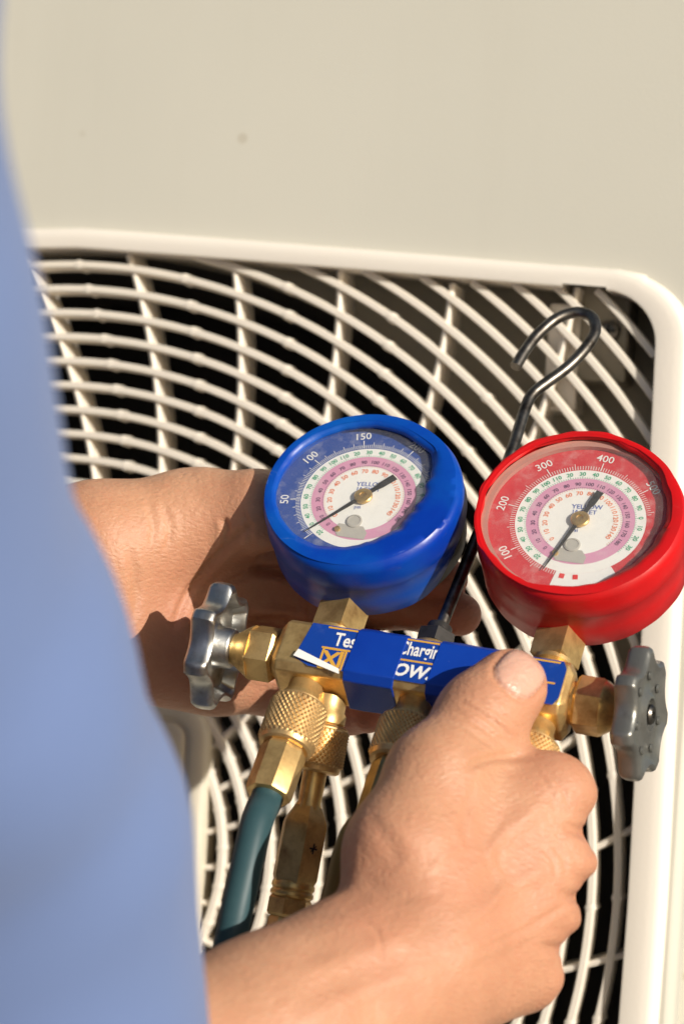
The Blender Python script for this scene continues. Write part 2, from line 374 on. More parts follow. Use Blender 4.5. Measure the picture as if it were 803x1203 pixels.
R0, S = 685.2 * U, 28.73 * U
SP0, SPN, SPK = math.radians(94.5), 32, math.radians(.0415) / U
def spoke_ang(k, r): return SP0 - k * 2 * math.pi / SPN + SPK * (r - 650 * U)
def inside(x, z, mg=.0015):
    ax, az = abs(x), abs(z)
    lx = HX - BR * min(az / HZ, 1) ** 1.2 + mg; lz = HZ - BT * min(ax / HX, 1) ** 1.1 + mg
    if ax > lx or az > lz: return False
    rc = RC
    if ax > lx - rc and az > lz - rc: return math.hypot(ax - lx + rc, az - lz + rc) <= rc
    return True
RW = .0031
prof_r = [(-.58, .0125), (-.50, .0030), (-.46, .0023), (-.36, .0020), (.36, .0020), (.46, .0023), (.50, .0030), (.58, .0125)]
hub_r = 205 * U
rad_i = -16
while R0 + rad_i * S < hub_r: rad_i += 1
for i in range(rad_i, 11):
    r = R0 + i * S
    ang = list(np.arange(0, 360, 1.25) * math.pi / 180)
    nubs = [spoke_ang(k + .5, r) % (2 * math.pi) for k in range(SPN)] if i <= 2 else []
    for a in nubs:
        for d in (-.0034, -.0022, -.0015, -.0008, 0, .0008, .0015, .0022, .0034): ang.append((a + d / r) % (2 * math.pi))
    ang = sorted(ang)
    runs = []; cur = []
    for a in ang:
        if inside(r * math.cos(a), r * math.sin(a)): cur.append(a)
        else:
            if len(cur) > 2: runs.append(cur)
            cur = []
    full = len(cur) == len(ang)
    if len(cur) > 2 and not full:
        if runs and runs[0][0] == ang[0]: runs[0] = [a - 2 * math.pi for a in cur] + runs[0]
        else: runs.append(cur)
    if full: runs = [cur]
    if i > 2:   # separate arcs in the corners: only those around the corner the photo shows
        pass
    parts = []
    for run in runs:
        rr = []
        for a in run:
            w = RW
            for b in nubs:
                dd = abs((a - b + math.pi) % (2 * math.pi) - math.pi) * r
                if dd < .005: w += .0013 * math.exp(-(dd / .0011) ** 2)
            rr.append(np.array([((r + p * w) * math.cos(a), y, (r + p * w) * math.sin(a) - gz) for p, y in prof_r]))
        if full: rr.append(rr[0])
        parts.append(loft(rr, False, False))
    if not parts: continue
    if i <= 0 or full: mesh('grille_ring', *join(*parts), M_ring, ac, True, 42)
    else:
        for p in parts: mesh('grille_ring', *p, M_ring, ac, True, 42)
for k in range(SPN):
    rr = []
    for r in np.arange(190 * U, 985 * U, 8 * U):
        a = spoke_ang(k, r); x, z = r * math.cos(a), r * math.sin(a)
        if not inside(x, z, .001): break
        d = np.array([math.cos(a) - math.sin(a) * SPK * r, math.sin(a) + math.cos(a) * SPK * r]); d /= np.linalg.norm(d); nn = np.array([-d[1], d[0]])
        h = .0012
        rr.append(np.array([(x + nn[0] * s_ * h * f_, y, z + nn[1] * s_ * h * f_ - gz) for s_, y, f_ in ((-1, .0205, 1.5), (-1, .0042, 1.0), (0, .0034, 0), (1, .0042, 1.0), (1, .0205, 1.5))]))
    if len(rr) > 2: mesh('grille_spoke', *loft(rr, True, True), M_ring, ac, True, 50)
# hub cover
def rr_ring(hx, hz, rc, y, cx=0, cz=0): return np.array([(x + cx, y, z + cz - gz) for x, z in rrect(hx, hz, rc, 6, 8)])
hx, hz = 205 * U, 183 * U; hubp = []
for g, y in ((0, .016), (0, .001), (-.0006, -.0016), (-.002, -.0030), (-.0065, -.0034), (-.0080, -.0030), (-.0088, -.0018), (-.0105, -.0016), (-.0112, -.0028), (-.0125, -.0032), (-.03, -.0032)):
    hubp.append(rr_ring(hx + g, hz + g, max(48 * U + g, .004), y))
hub = mesh('hub_cover', *loft(hubp, True, False), M_hub, ac, True, 50)
mesh('hub_panel', *loft([rr_ring(hx - .0295, hz - .0295, .006, -.0031), rr_ring(hx - .06, hz - .055, .002, -.0034)], True, True), M_hub, hub, True)
# clip bracket and screw in the corner
bevel(mesh('clip_bracket', *box(596 * U, 652 * U, .0130, .0335, 575 * U - gz, 690 * U - gz), M_back, ac, False), .0015)
bevel(mesh('clip_tab', *box(560 * U, 598 * U, .0125, .0335, 540 * U - gz, 662 * U - gz), M_plastic, ac, False), .0015)
scw = mesh('screw', *revolve([(.0001, .0035), (.0022, .0034), (.0040, .0026), (.0046, .0012), (.0046, 0)], 20, (631 * U, .0129, 632 * U - gz), (0, -1, 0)), M_steel, ac)
mesh('screw_slot', *join(box(631 * U - .0028, 631 * U + .0028, .0088, .0096, 632 * U - .0006 - gz, 632 * U + .0006 - gz), box(631 * U - .0006, 631 * U + .0006, .0087, .0095, 632 * U - .0028 - gz, 632 * U + .0028 - gz)), M_black, scw, False)

# ------------------------------------------------------------------ text helper
_tc = {}
def text_geo(s, size, offset=0.0, shear=0.0, sx=1.0):
    key = (s, offset, shear)
    if key not in _tc:
        cu = bpy.data.curves.new('text', 'FONT'); cu.body = s; cu.size = 1; cu.align_x = 'CENTER'; cu.offset = offset; cu.shear = shear; cu.resolution_u = 3
        ob = bpy.data.objects.new('text', cu); COL.objects.link(ob); bpy.context.view_layer.update()
        dg = bpy.context.evaluated_depsgraph_get(); me = ob.evaluated_get(dg).to_mesh()
        V = np.array([v.co[:] for v in me.vertices]); Fc = [tuple(p.vertices) for p in me.polygons]
        ob.evaluated_get(dg).to_mesh_clear(); bpy.data.objects.remove(ob); bpy.data.curves.remove(cu)
        V[:, 1] -= .36; V[:, 0] -= (V[:, 0].min() + V[:, 0].max()) / 2; _tc[key] = (V, Fc)
    V, Fc = _tc[key]; V = V.copy(); V[:, 0] *= sx; return V[:, :2] * size, Fc
def place_text(s, size, x, z, y, rot=0, **kw):      # lies in the local XZ plane, facing -Y
    V, Fc = text_geo(s, size, **kw); c, sn = math.cos(rot), math.sin(rot)
    P = np.stack([x + V[:, 0] * c - V[:, 1] * sn, np.full(len(V), y), z + V[:, 0] * sn + V[:, 1] * c], 1)
    return P, Fc
def plate(pts, y): return np.array([(x, y, z) for x, z in pts]), [tuple(range(len(pts)))]
def flatmesh(name, vf, m, parent): return mesh(name, vf[0], vf[1], m, parent, False)

# ------------------------------------------------------------------ manifold gauge set
XA = np.array([.947, -.133, .29]); XA /= np.linalg.norm(XA)
NA = np.array([-.148, .62, .77]); NA -= XA * (NA @ XA); NA /= np.linalg.norm(NA)
ZA = np.cross(NA, XA)
def mat4(o, x, y, z):
    m = Matrix.Identity(4)
    for i in range(3): m[i][0] = x[i]; m[i][1] = y[i]; m[i][2] = z[i]; m[i][3] = o[i]
    return m
OC = atc(503, 799, .82)
man = thing('manifold_gauge_set', 'brass refrigerant manifold with blue and red pressure gauges, two handwheels and a hook', 'gauge set',
            mat4(c2w(OC), cam2w(XA), cam2w(-NA), cam2w(ZA)))
def l2c(p): p = np.asarray(p, float); return OC + p[..., 0:1] * XA - p[..., 1:2] * NA + p[..., 2:3] * ZA
def l2w(p): return c2w(l2c(np.atleast_2d(p)))
def loc(px, py, y=0.0):                             # where the sight line meets the plane y of the set
    d = atc(px, py, 1.0); t = ((OC - NA * y) @ NA) / (d @ NA); q = d * t - OC
    return np.array([q @ XA, -(q @ NA), q @ ZA])
mm = .001
def bar_ring(x, h, ch, g=0):
    a = h + g; pts = [(a, -a + ch), (a, a - ch), (a - ch, a), (-a + ch, a), (-a, a - ch), (-a, -a + ch), (-a + ch, -a), (a - ch, -a)]
    return np.array([(x, y, z) for y, z in pts])
HB = 10.6 * mm; CH = 2.6 * mm; BX0, BX1 = -53 * mm, 50 * mm
bar = mesh('manifold_bar', *loft([bar_ring(BX0, HB - .0022, CH), bar_ring(BX0 + .0022, HB, CH), bar_ring(BX1 - .0022, HB, CH), bar_ring(BX1, HB - .0022, CH)]), M_brass, man, True, 25)
bevel(bar, .0005, 2, 20)
# label on the front face
yl = -HB - .00015
zb, zt_ = -HB + CH * .7, HB - CH * .7
pk = loc(344, 774, yl); pk2 = loc(364, 733, yl)
lab = flatmesh('label', plate([(pk[0], pk[2] + .001), (pk[0] + .006, zb), (46 * mm, zb), (47.5 * mm, zb + .003), (47.5 * mm, zt_ - .003), (46 * mm, zt_), (pk2[0] + .001, zt_)], yl), M_label, bar)
a_, b_, c_ = loc(345, 772, yl), loc(398, 792, yl), loc(398, 786, yl)
pl = np.array([(a_[0], yl - .0012, a_[2]), (b_[0], yl - .0002, b_[2]), (c_[0], yl - .0002, c_[2]), (a_[0] + .001, yl - .0014, a_[2] + .0028)])
flatmesh('peeled_corner', (pl, [(0, 1, 2, 3)]), M_paper, bar)
yt = yl - .00012
t1 = loc(400, 751, yt); t2 = loc(492, 763, yt); t3 = loc(483, 788, yt); lg = loc(390, 774, yt)
flatmesh('lettering', join(place_text('Testing', .0076, t1[0] + .0058, t1[2], yt, offset=.018, sx=.70),
                           place_text('Charging', .0076, t2[0] + .0012, t2[2], yt, offset=.018, sx=.60),
                           place_text('LOW.', .0068, t3[0] - .0014, t3[2], yt, offset=.035, shear=.2, sx=.92)), M_white, bar)
def hline(x0, x1, z, w=.0005): return plate([(x0, z - w), (x1, z - w), (x1, z + w), (x0, z + w)], yt)
lx0, lx1 = t1[0] - .0055, 45 * mm
g1 = [hline(lx0, lx1, t1[2] + .0042, .00035), hline(lx0, lx1, t1[2] - .0042, .00035)]
q = .0040
sqr = [plate([(lg[0] + sx_ * q - .0004, lg[2] - q), (lg[0] + sx_ * q + .0004, lg[2] - q), (lg[0] + sx_ * q + .0004, lg[2] + q), (lg[0] + sx_ * q - .0004, lg[2] + q)], yt) for sx_ in (-1, 1)]
sqr += [plate([(lg[0] - q, lg[2] + s_ * q - .0004), (lg[0] + q, lg[2] + s_ * q - .0004), (lg[0] + q, lg[2] + s_ * q + .0004), (lg[0] - q, lg[2] + s_ * q + .0004)], yt - .00002) for s_ in (-1, 1)]
flatmesh('gold_print', join(*g1, *sqr, place_text('X', .0086, lg[0] - .0008, lg[2], yt - .00004, offset=.03), place_text('J', .0080, lg[0] + .0022, lg[2] + .0006, yt - .00006, offset=.03)), M_gold, bar)
# blue tape wraps
for (pa, pb) in (((410, 770), (470, 775)), ((508, 780), (584, 790))):
    x0, x1 = loc(*pa, yl)[0], loc(*pb, yl)[0]; rr = []
    for x, g in ((x0, .0001), (x0, .00045), (x0 + .3 * (x1 - x0), .0006), (x0 + .65 * (x1 - x0), .00045), (x1, .0005), (x1, .0001)):
        ring = bar_ring(x, HB, CH, g); ring[:, 0] += ring[:, 2] * .03 + rng.normal(0, .00025, 8) * (g > .0002); rr.append(ring)
    bevel(mesh('tape_wrap', *loft(rr, True, False), M_tape, bar, True, 20), .0007, 3, 20)

def hexprof(r, h0, h1, c=.0012): return [(r * .86, h0), (r, h0 + c), (r, h1 - c), (r * .86, h1)]
# gauges
def gauge(gx, gzz, gt, red):
    bootm, dialm, lensm = (M_redboot, M_dialr, M_lensr) if red else (M_blueboot, M_dialb, M_lensb)
    Rg = 36.2 * mm if red else 35.5 * mm
    if red: tab = [(0, 28.5), (46, 31.5), (80, 33.6), (110, 34.2), (160, 34.2), (200, 34.0), (235, 33), (264, 31), (300, 28.8), (330, 27.6)]
    else: tab = [(0, 20.5), (20, 23), (46, 28), (75, 29), (108, 30), (150, 31), (190, 31), (226, 29), (264, 25), (290, 22.2), (308, 21.4), (335, 20.2)]
    ta = np.array([t for t, _ in tab] + [360]); tr = np.array([r for _, r in tab] + [tab[0][1]]) * mm
    org = np.array([gx, 0, gzz]); n = 144; th = np.arange(n) * 2 * math.pi / n
    lip = np.interp(np.degrees(th), ta, tr); k = np.array([1, 2, 3, 2, 1]) / 9
    lip = np.convolve(np.concatenate([lip[-2:], lip, lip[:2]]), k, 'valid')
    wob = .00010 * np.sin(3 * th + 1) + .00006 * np.sin(7 * th + 2.1) + .00003 * np.sin(19 * th)
    lip = lip + wob * 2 + .0001 * np.sin(31 * th) * np.sin(4 * th)
    def ring(rad, t): return np.stack([gx + rad * np.cos(th), np.full(n, -t) if np.isscalar(t) else -t, gzz + rad * np.sin(th)], 1)
    f = gt + 4.8 * mm
    if not red:
        msk = np.exp(-((((np.degrees(th) + 180 - 350) % 360) - 180 + 0) / 75) ** 2)
        lip = lip + msk * (.0005 * np.sin(9 * th + 1) + .0004 * np.sin(16 * th) + .00025 * np.sin(29 * th + 2))
    else: lip = lip + .0003 * np.sin(9 * th) + .0002 * np.sin(17 * th + 1)
    dg_ = np.degrees(th); back = np.full(n, .0285) if red else .0268 - .0125 * np.exp(-((((dg_ + 180 - 15) % 360) - 180) / 42) ** 4)
    fold_ = np.zeros(n) if red else .00075 * np.exp(-((((dg_ + 180 - 322) % 360) - 180) / 38) ** 2)
    sag = .0011 * np.exp(-((np.degrees(th) - 325) / 35) ** 2) + .0004 * np.sin(3 * th)
    prof = [(lip + .0006, gt + 1.9 * mm), (lip, f - .0016 - sag), (lip + .0007, f - .0004 - sag), (lip + .0022, f - sag * .5), (lip * .7 + Rg * .3, f + .0002 + fold_ * .8), (lip * .52 + Rg * .48, f + .0003 - fold_ * .9), (lip * .34 + Rg * .66, f + .0003 + fold_), (lip * .18 + Rg * .82, f + .0002 - fold_ * .5), (np.full(n, Rg - .0024), f + .0001), (Rg - .0008 + wob, f - .0010), (Rg + wob, f - .0030),
            (Rg + wob * 1.5 - .0001, f - .008), (Rg + .0003 + wob, f - .0115), (Rg - .0002 + wob, f - .0122), (Rg - .0002 + wob * 2, f - .0135 - (back - .015) * .5), (Rg - .0004 + wob * 2, f - back), (np.full(n, Rg - .0010), f - back - .0006), (np.full(n, Rg - .0016), f - back - .0004)]
    boot = mesh('red_gauge' if red else 'blue_gauge', *loft([ring(r, t) for r, t in prof], True, False), bootm, man, True, 60)
    boot['label'] = 'red rubber-booted high pressure gauge reading up to 500' if red else 'blue rubber-booted low pressure gauge with torn lip'
    mesh('case', *loft([ring(np.full(n, r), t) for r, t in ((Rg - .0013, f - .012), (Rg - .0014, f - (.0270 if red else .0262)), (Rg - .0025, f - (.0285 if red else .0280)), (Rg - .005, f - .0292), (.002, f - .0295))], True, True), M_case, boot, True, 40)
    o_ = (gx, -gt, gzz)
    # dial: own object with its origin at the centre so the print bands are measured from there
    dth = np.arange(96) * 2 * math.pi / 96
    dv = np.stack([.0325 * np.cos(dth), np.zeros(96), .0325 * np.sin(dth)], 1)
    dial = mesh('dial', dv, [tuple(range(96))], dialm, boot, False); dial.location = o_
    mesh('inner_bezel', *loft([ring(np.full(n, r), t) for r, t in ((.0318, gt + .0001), (.0318, gt + .0019), (.0345, gt + .0019), (.0348, gt + .0006))], True, False), M_bezel if red else M_blueboot, boot)
    lv = [ring(np.full(n, r), t) for r, t in ((.0335, gt + .00195), (.028, gt + .0024), (.016, gt + .0029), (.0005, gt + .0031))]
    mesh('lens', *loft(lv, True, False), lensm, boot, True, None)
    y = -.00012
    white = []; green = []; dark = []; orange = []
    if red: a_of = lambda v: math.radians(263 - 44.5 * v / 100); labels = [(v, str(v)) for v in (100, 200, 300, 400, 500)]; vmax, step, big = 560, 5, 50
    else: a_of = lambda v: math.radians(233.5 - 42.5 * v / 50); labels = [(v, str(v)) for v in (50, 100, 150, 200, 250)]; vmax, step, big = 290, 2, 10
    def tick(a, r0, r1, w, y_=y):
        c, s = math.cos(a), math.sin(a); return np.array([(r0 * c - w * s, y_, r0 * s + w * c), (r0 * c + w * s, y_, r0 * s - w * c), (r1 * c + w * s, y_, r1 * s - w * c), (r1 * c - w * s, y_, r1 * s + w * c)]), [(0, 1, 2, 3)]
    for v in range(0, vmax, step):
        L = .0036 if v % (big * (2 if red else 5)) == 0 else (.0026 if v % big == 0 else .0016)
        white.append(tick(a_of(v), .0227, .0227 + L, .00016 if L > .003 else .0001))
    for v, s in labels:
        a = a_of(v); white.append(place_text(s, .0042, .0285 * math.cos(a), .0285 * math.sin(a), y, a - math.pi / 2, offset=.008))
    for k in range(22):
        v = k * 10 + 20; a = math.radians(238 - 12.5 * k)
        green.append(place_text(str(v % 100 if v > 110 else v), .0023, .0208 * math.cos(a), .0208 * math.sin(a), y, a - math.pi / 2, offset=.02))
        for q in range(5): green.append(tick(a - math.radians(2.5 * q), .0187, .0193 if q else .0198, .00008))
    for k in range(19):
        a = math.radians(236 - 14.5 * k); dark.append(place_text(str(k * 10), .0021, .0163 * math.cos(a), .0163 * math.sin(a), y, a - math.pi / 2, offset=.015))
        for q in range(5): dark.append(tick(a - math.radians(2.9 * q), .0143, .0148, .00007))
    for k in range(15):
        a = math.radians(230 - 18 * k); orange.append(place_text(str(k * 10), .0024, .0122 * math.cos(a), .0122 * math.sin(a), y, a - math.pi / 2, offset=.015))
        for q in range(5): orange.append(tick(a - math.radians(3.6 * q), .0138, .0142, .00008))
    for nm, lst, m_ in (('white_scale', white, M_white), ('green_scale', green, M_pgreen), ('pink_scale', dark, M_pdark), ('orange_scale', orange, M_porange)):
        o = flatmesh(nm, join(*lst), m_, boot); o.location = o_
    tl = [place_text('YELLOW', .0027, .001, .0064, y, .12, offset=.012), place_text('JACKET', .0025, .0005, .0040, y, .12, offset=.012), place_text('psi', .0022, -.001, -.0042, y, .1, offset=.01)]
    o = flatmesh('maker_print', join(*tl), M_pblue, boot); o.location = o_
    if red:
        arc = [tick(math.radians(a), .0232, .0252, .0009, y * 1.5) for a in (268, 279)]
        o = flatmesh('red_marks', join(*arc), M_pred, boot); o.location = o_
        pa = np.array([(.0226 * math.cos(math.radians(a)), y * .8, .0226 * math.sin(math.radians(a))) for a in range(262, 312, 4)] + [(.030 * math.cos(math.radians(a)), y * .8, .030 * math.sin(math.radians(a))) for a in range(310, 260, -4)])
        o = flatmesh('white_sector', (pa, [tuple(range(len(pa)))]), M_white, boot); o.location = o_
    # movement window at the foot of the dial
    w_ = np.array([(x, y * 1.2, z) for x, z in ((-.0055, -.0125), (.0035, -.0125), (.0055, -.015), (.0052, -.018), (-.0045, -.018), (-.0062, -.0155))])
    o = flatmesh('movement_window', (w_, [tuple(range(6))]), M_screwgrey, boot); o.location = o_
    o = mesh('adjuster', *revolve([(.0028, 0), (.0028, .0004), (.0022, .0006), (.0021, .0004), (.0001, .0004)], 28, (-.0003, -.0001, -.0108), (0, -1, 0)), M_screwgrey, boot); o.location = o_
    o = mesh('pin', *revolve([(.0011, 0), (.001, .0008), (.0001, .001)], 16, (-.0052, -.0001, -.0152), (0, -1, 0)), M_brass2, boot); o.location = o_
    # needle
    na = math.radians(252) if red else math.radians(229.5)
    d = np.array([math.cos(na), math.sin(na)]); pn = np.array([-d[1], d[0]])
    npts = [(.0245, 0), (.0235, .00018), (.010, .00055), (.002, .0008), (-.006, .0008), (-.0075, .00125), (-.0135, .00135), (-.0135, -.00135), (-.0075, -.00125), (-.006, -.0008), (.002, -.0008), (.010, -.00055), (.0235, -.00018)]
    P = [d * a + pn * b for a, b in npts]; yy = -.0010; nv = len(P)
    V = [(p[0], yy, p[1]) for p in P] + [(p[0], yy - .00025, p[1]) for p in P]
    Fc = [tuple(range(nv)), tuple(range(nv, 2 * nv))] + [(i, (i + 1) % nv, nv + (i + 1) % nv, nv + i) for i in range(nv)]
    o = mesh('needle', V, Fc, M_needle, boot, False); o.location = o_
    o = mesh('pivot', *revolve([(.0033, .0008), (.0033, .0014), (.0029, .0018), (.0012, .0020), (.0010, .0017), (.0001, .0017)], 28, (0, 0, 0), (0, -1, 0)), M_brass2, boot); o.location = o_
    # stem nut and collar
    g = gzz - Rg
    mesh('stem_nut', *revolve([(.0083 * .9, g - .0105), (.0088, g - .0095), (.0088, g + .002), (.0088, g + .004)], 4, (gx, .002, 0), (0, 0, 1), math.radians(22)), M_brass, man, True, 25)
    mesh('stem_collar', *revolve([(.0058, g - .0115), (.0058, g - .0095)], 32, (gx, .002, 0)), M_brass2, man)
    mesh('stem_collar', *revolve([(.0078, HB - .001), (.0078, HB + .0016), (.0064, HB + .0030), (.0062, g - .0125), (.0072, g - .0118), (.0072, g - .0102)], 32, (gx, .002, 0)), M_brass, man, True, 40)
    return boot
b0 = loc(427, 585, -17.6 * mm); r0_ = loc(681, 612, -17.6 * mm)
gauge(b0[0], b0[2], 17.6 * mm, False); gauge(r0_[0], r0_[2], 17.6 * mm, True)

# handwheels and valve bonnets
def handwheel(x, out, mt, label, ph):
    nlob = 7; n = 168
    def rf(r, h, t, i):
        per = 2 * math.pi / nlob; ph_ = ((t + ph) % per) - per / 2; bite = np.clip(1 - (np.abs(ph_) / (per * .40)) ** 2, 0, 1)
        return r * (1 - lob[i] * bite ** .85)
    zs = .88 if out > 0 else 1.0
    prof = [(.0001, -.0058, 0), (.0045, -.0058, 0), (.0064, -.0056, 0), (.0070, -.0048, 0), (.0074, .0000, 0), (.0086, .0012, 0), (.0125, .0016, .03), (.0168, .0010, .12), (.0186, -.0022, .16), (.0194, -.0034, .17), (.0208, -.0036, .18), (.0218, -.0030, .19), (.0224, -.0016, .195),
            (.0226, .0014, .195), (.0224, .0034, .195), (.0217, .0046, .19), (.0203, .0052, .18), (.0190, .0048, .15), (.0168, .0036, .10), (.0120, .0033, .03), (.0078, .0036, 0), (.0068, .0050, 0), (.0054, .0052, 0), (.0048, .0034, 0), (.0001, .0032, 0)]
    lob = [p[2] for p in prof]
    w = mesh('handwheel', *revolve([(p[0], p[1] * zs) for p in prof], n, (x, 0, 0), (out, 0, 0), 0, True, rf), mt, man, True, 50)
    w['label'] = label
    mesh('wheel_screw', *revolve([(.0034, .0026), (.0034, .0046), (.0028, .0054), (.0012, .0054), (.0011, .0046), (.0001, .0046)], 24, (x, 0, 0), (out, 0, 0)), M_steel, w)
    if out > 0:
        C_ = Vector((x, 0, 0)); w.matrix_local = Matrix.Translation(C_) @ Matrix.Rotation(math.radians(-8), 4, 'Z') @ Matrix.Translation(-C_)
    raised = []
    for k in range(nlob):                           # cast marks on the outer face
        a = 2 * math.pi * (k + .5) / nlob
        u, v, ax = basis((out, 0, 0)); c = np.array([x, 0, 0]) + ax * .0034 + (u * math.cos(a) + v * math.sin(a)) * .0128
        raised.append(revolve([(.0016, 0), (.0014, .0007), (.0001, .0009)], 10, c, (out, 0, 0)))
    mesh('cast_mark', *join(*raised), mt, w)
    e = BX1 if out > 0 else -BX0; sgn = out
    o = (sgn * e, 0, 0) if out > 0 else (BX0, 0, 0)
    mesh('valve_collar', *revolve([(.0074, -.001), (.0074, .0016), (.0068, .0022), (.0068, .003)], 32, o, (out, 0, 0)), M_brass2, man)
    mesh('bonnet_nut', *revolve([(.0090, .0012), (.0100, .0022), (.0100, .0098), (.0094, .0110)], 6, o, (out, 0, 0), math.radians(14)), M_brass, man, True, 25)
    mesh('bonnet_cone', *revolve([(.0094, .0104), (.0090, .0114), (.0062, .0158), (.0054, .0172), (.0040, .0175)], 36, o, (out, 0, 0)), M_brass2, man, True, 40)
    L = abs(x - o[0]) - .004; pr = [(.0040, .016)]; h = .0165
    while h < L: pr += [(.0044, h), (.0039, h + .0005)]; h += .001
    mesh('valve_stem', *revolve(pr, 24, o, (out, 0, 0)), M_brass2, man)
lk = loc(257, 761); rk = loc(751, 829)
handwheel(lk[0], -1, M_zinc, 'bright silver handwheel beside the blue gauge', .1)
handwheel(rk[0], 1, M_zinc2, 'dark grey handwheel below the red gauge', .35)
# hook
hy = 3 * mm
hk = loc(516, 738, hy); hx0 = hk[0]
mesh('hook_nut', *revolve(hexprof(.0070, HB + .0035, HB + .0105, .0008), 6, (hx0, hy, 0), (0, 0, 1), .2), M_blacksteel, man, True, 25)
mesh('hook_collar', *revolve([(.0085, HB - .0005), (.0085, HB + .002), (.0074, HB + .0036)], 32, (hx0, hy, 0)), M_brass2, man)
mesh('hook_collar', *revolve([(.0046, HB + .0105), (.0044, HB + .0135), (.0034, HB + .0142)], 24, (hx0, hy, 0)), M_blacksteel, man)
hpx = [(556, 640), (597, 540), (616, 481), (625, 463), (641, 450), (664, 433), (684, 413), (698, 391), (695, 373), (677, 367), (654, 374), (632, 392), (617, 411), (605, 431)]
hp_ = [np.array([hx0, hy, HB + .008])] + [loc(a, b, hy) for a, b in hpx]
mesh('hook', *tube(smoothpath(hp_, 150), 2.2 * mm, 18), M_steel, man, True, 50)

# ports and hoses
z_ = (0, 0, 1); O0 = (0, 0, 0)
def knurl(o, axis, r, h0, h1, n=40, m=None):
    u, v, a = basis(axis); nt_, nh = n * 4, max(8, int((h1 - h0) / (2 * math.pi * r / n) * 4 * .8)); rr = []
    t = np.arange(nt_) * 2 * math.pi / nt_
    tri = lambda s: np.abs((s % 1) - .5) * 2
    o = np.asarray(o, float)
    rr.append(o + a * (h0 - .0012) + (np.cos(t) * r * .86)[:, None] * u + (np.sin(t) * r * .86)[:, None] * v)
    rr.append(o + a * (h0 - .0004) + (np.cos(t) * r * .965)[:, None] * u + (np.sin(t) * r * .965)[:, None] * v)
    for k in range(nh + 1):
        h = h0 + (h1 - h0) * k / nh; s = k / 4 / .8 * .8; w = t * n / (2 * math.pi)
        d = np.minimum(tri(w + s), tri(w - s)); rad = r * .965 + .00085 * d
        if k in (0, nh): rad = rad * 0 + r * .965
        rr.append(o + a * h + (np.cos(t) * rad)[:, None] * u + (np.sin(t) * rad)[:, None] * v)
    for dh, q in ((.0006, .95), (.0016, .93), (.0022, .84), (.0023, .5)):
        rr.append(o + a * (h1 + dh) + (np.cos(t) * r * q)[:, None] * u + (np.sin(t) * r * q)[:, None] * v)
    return loft(rr)
HG = 'hoses screwed to the manifold'
def frame_on(o_local, d_local):
    o = l2w(o_local)[0]; d = cam2w(d_local[0] * XA - d_local[1] * NA + d_local[2] * ZA); u, v, a = basis(d)
    return mat4(o, u, v, a), np.array(o), np.stack([u, v, a], 1)
def to_local(M3, o, pts): return (np.asarray(pts) - o) @ M3
DN = np.array([0, 0, -1.0])
def port(x, y, d):
    mesh('port_neck', *revolve([(.0062, -.002), (.0062, .0035), (.0070, .0045), (.0070, .0075), (.0056, .009), (.0052, .014)], 32, (x, y, -HB), d), M_brass, man, True, 40)
p1 = loc(363, 812, 0); p3 = loc(488, 828, 0)
# left hose
x1 = -40.5 * mm; port(x1, 0, DN)
M4, o, M3 = frame_on((x1, 0, -HB), DN)
h1_ = thing('refrigerant_hose', 'teal rubber hose with knurled brass nut, hanging left below the blue gauge', 'hose', M4, HG)
mesh('knurled_nut', *knurl((0, 0, 0), (0, 0, 1), .0098, .0080, .0235, 34), M_knurl, h1_, True, 30)
mesh('ferrule', *revolve([(.0060, .022), (.0066, .0245), (.0076, .026), (.0080, .0275), (.0080, .0425), (.0076, .0440), (.0068, .0442)], 8, (0, 0, 0), (0, 0, 1), .3), M_brass, h1_, True, 25)
e0 = o + M3[:, 2] * .040; e1 = o + M3[:, 2] * .047
pp = [e0, e1, at(301, 968, .790), at(286, 1035, .781), at(271, 1105, .776), at(254, 1210, .776), at(262, 1330, .80), at(285, 1600, .84), at(330, 2100, .85), at(360, 3400, .87), at(330, 4850, .90)]
mesh('hose_tube', *tube(to_local(M3, o, smoothpath(pp, 90)), .0054, 24), M_hose, h1_, True, None)
# second fitting: adapter with a shut-off body, angled back
x2 = -33.6 * mm; y2 = 6.5 * mm; d2 = np.array([0, .5, -1.0]); d2 /= np.linalg.norm(d2); port(x2, y2, d2)
M4, o, M3 = frame_on((x2, y2, -HB), d2)
h2_ = thing('refrigerant_hose', 'slim brass shut-off hose end with hexagonal body, behind the teal hose', 'hose', M4, HG)
mesh('knurled_nut', *knurl(O0, z_, .0088, .0095, .0225, 34), M_knurl, h2_, True, 30)
mesh('adapter_tube', *revolve([(.0048, .022), (.0042, .025), (.0040, .035), (.0050, .0375)], 24), M_brass2, h2_)
mesh('valve_body', *revolve([(.0050, .0365), (.0078, .0415), (.0082, .0432), (.0082, .0610), (.0074, .0628)], 6, O0, z_, .12), M_brass, h2_, True, 25)
mesh('valve_ring', *revolve([(.0068, .0624), (.0074, .0634), (.0074, .0644), (.0068, .0652), (.0074, .0660), (.0074, .0670), (.0066, .0678)], 32), M_brass2, h2_)
mesh('coupling_nut', *revolve([(.0068, .0676), (.0075, .0686), (.0075, .0735), (.0068, .0745)], 6, O0, z_, .5), M_brass, h2_, True, 25)
mesh('ferrule', *revolve([(.0058, .074), (.0065, .0755), (.0065, .096), (.0060, .097)], 8, O0, z_, .2), M_brass2, h2_, True, 25)
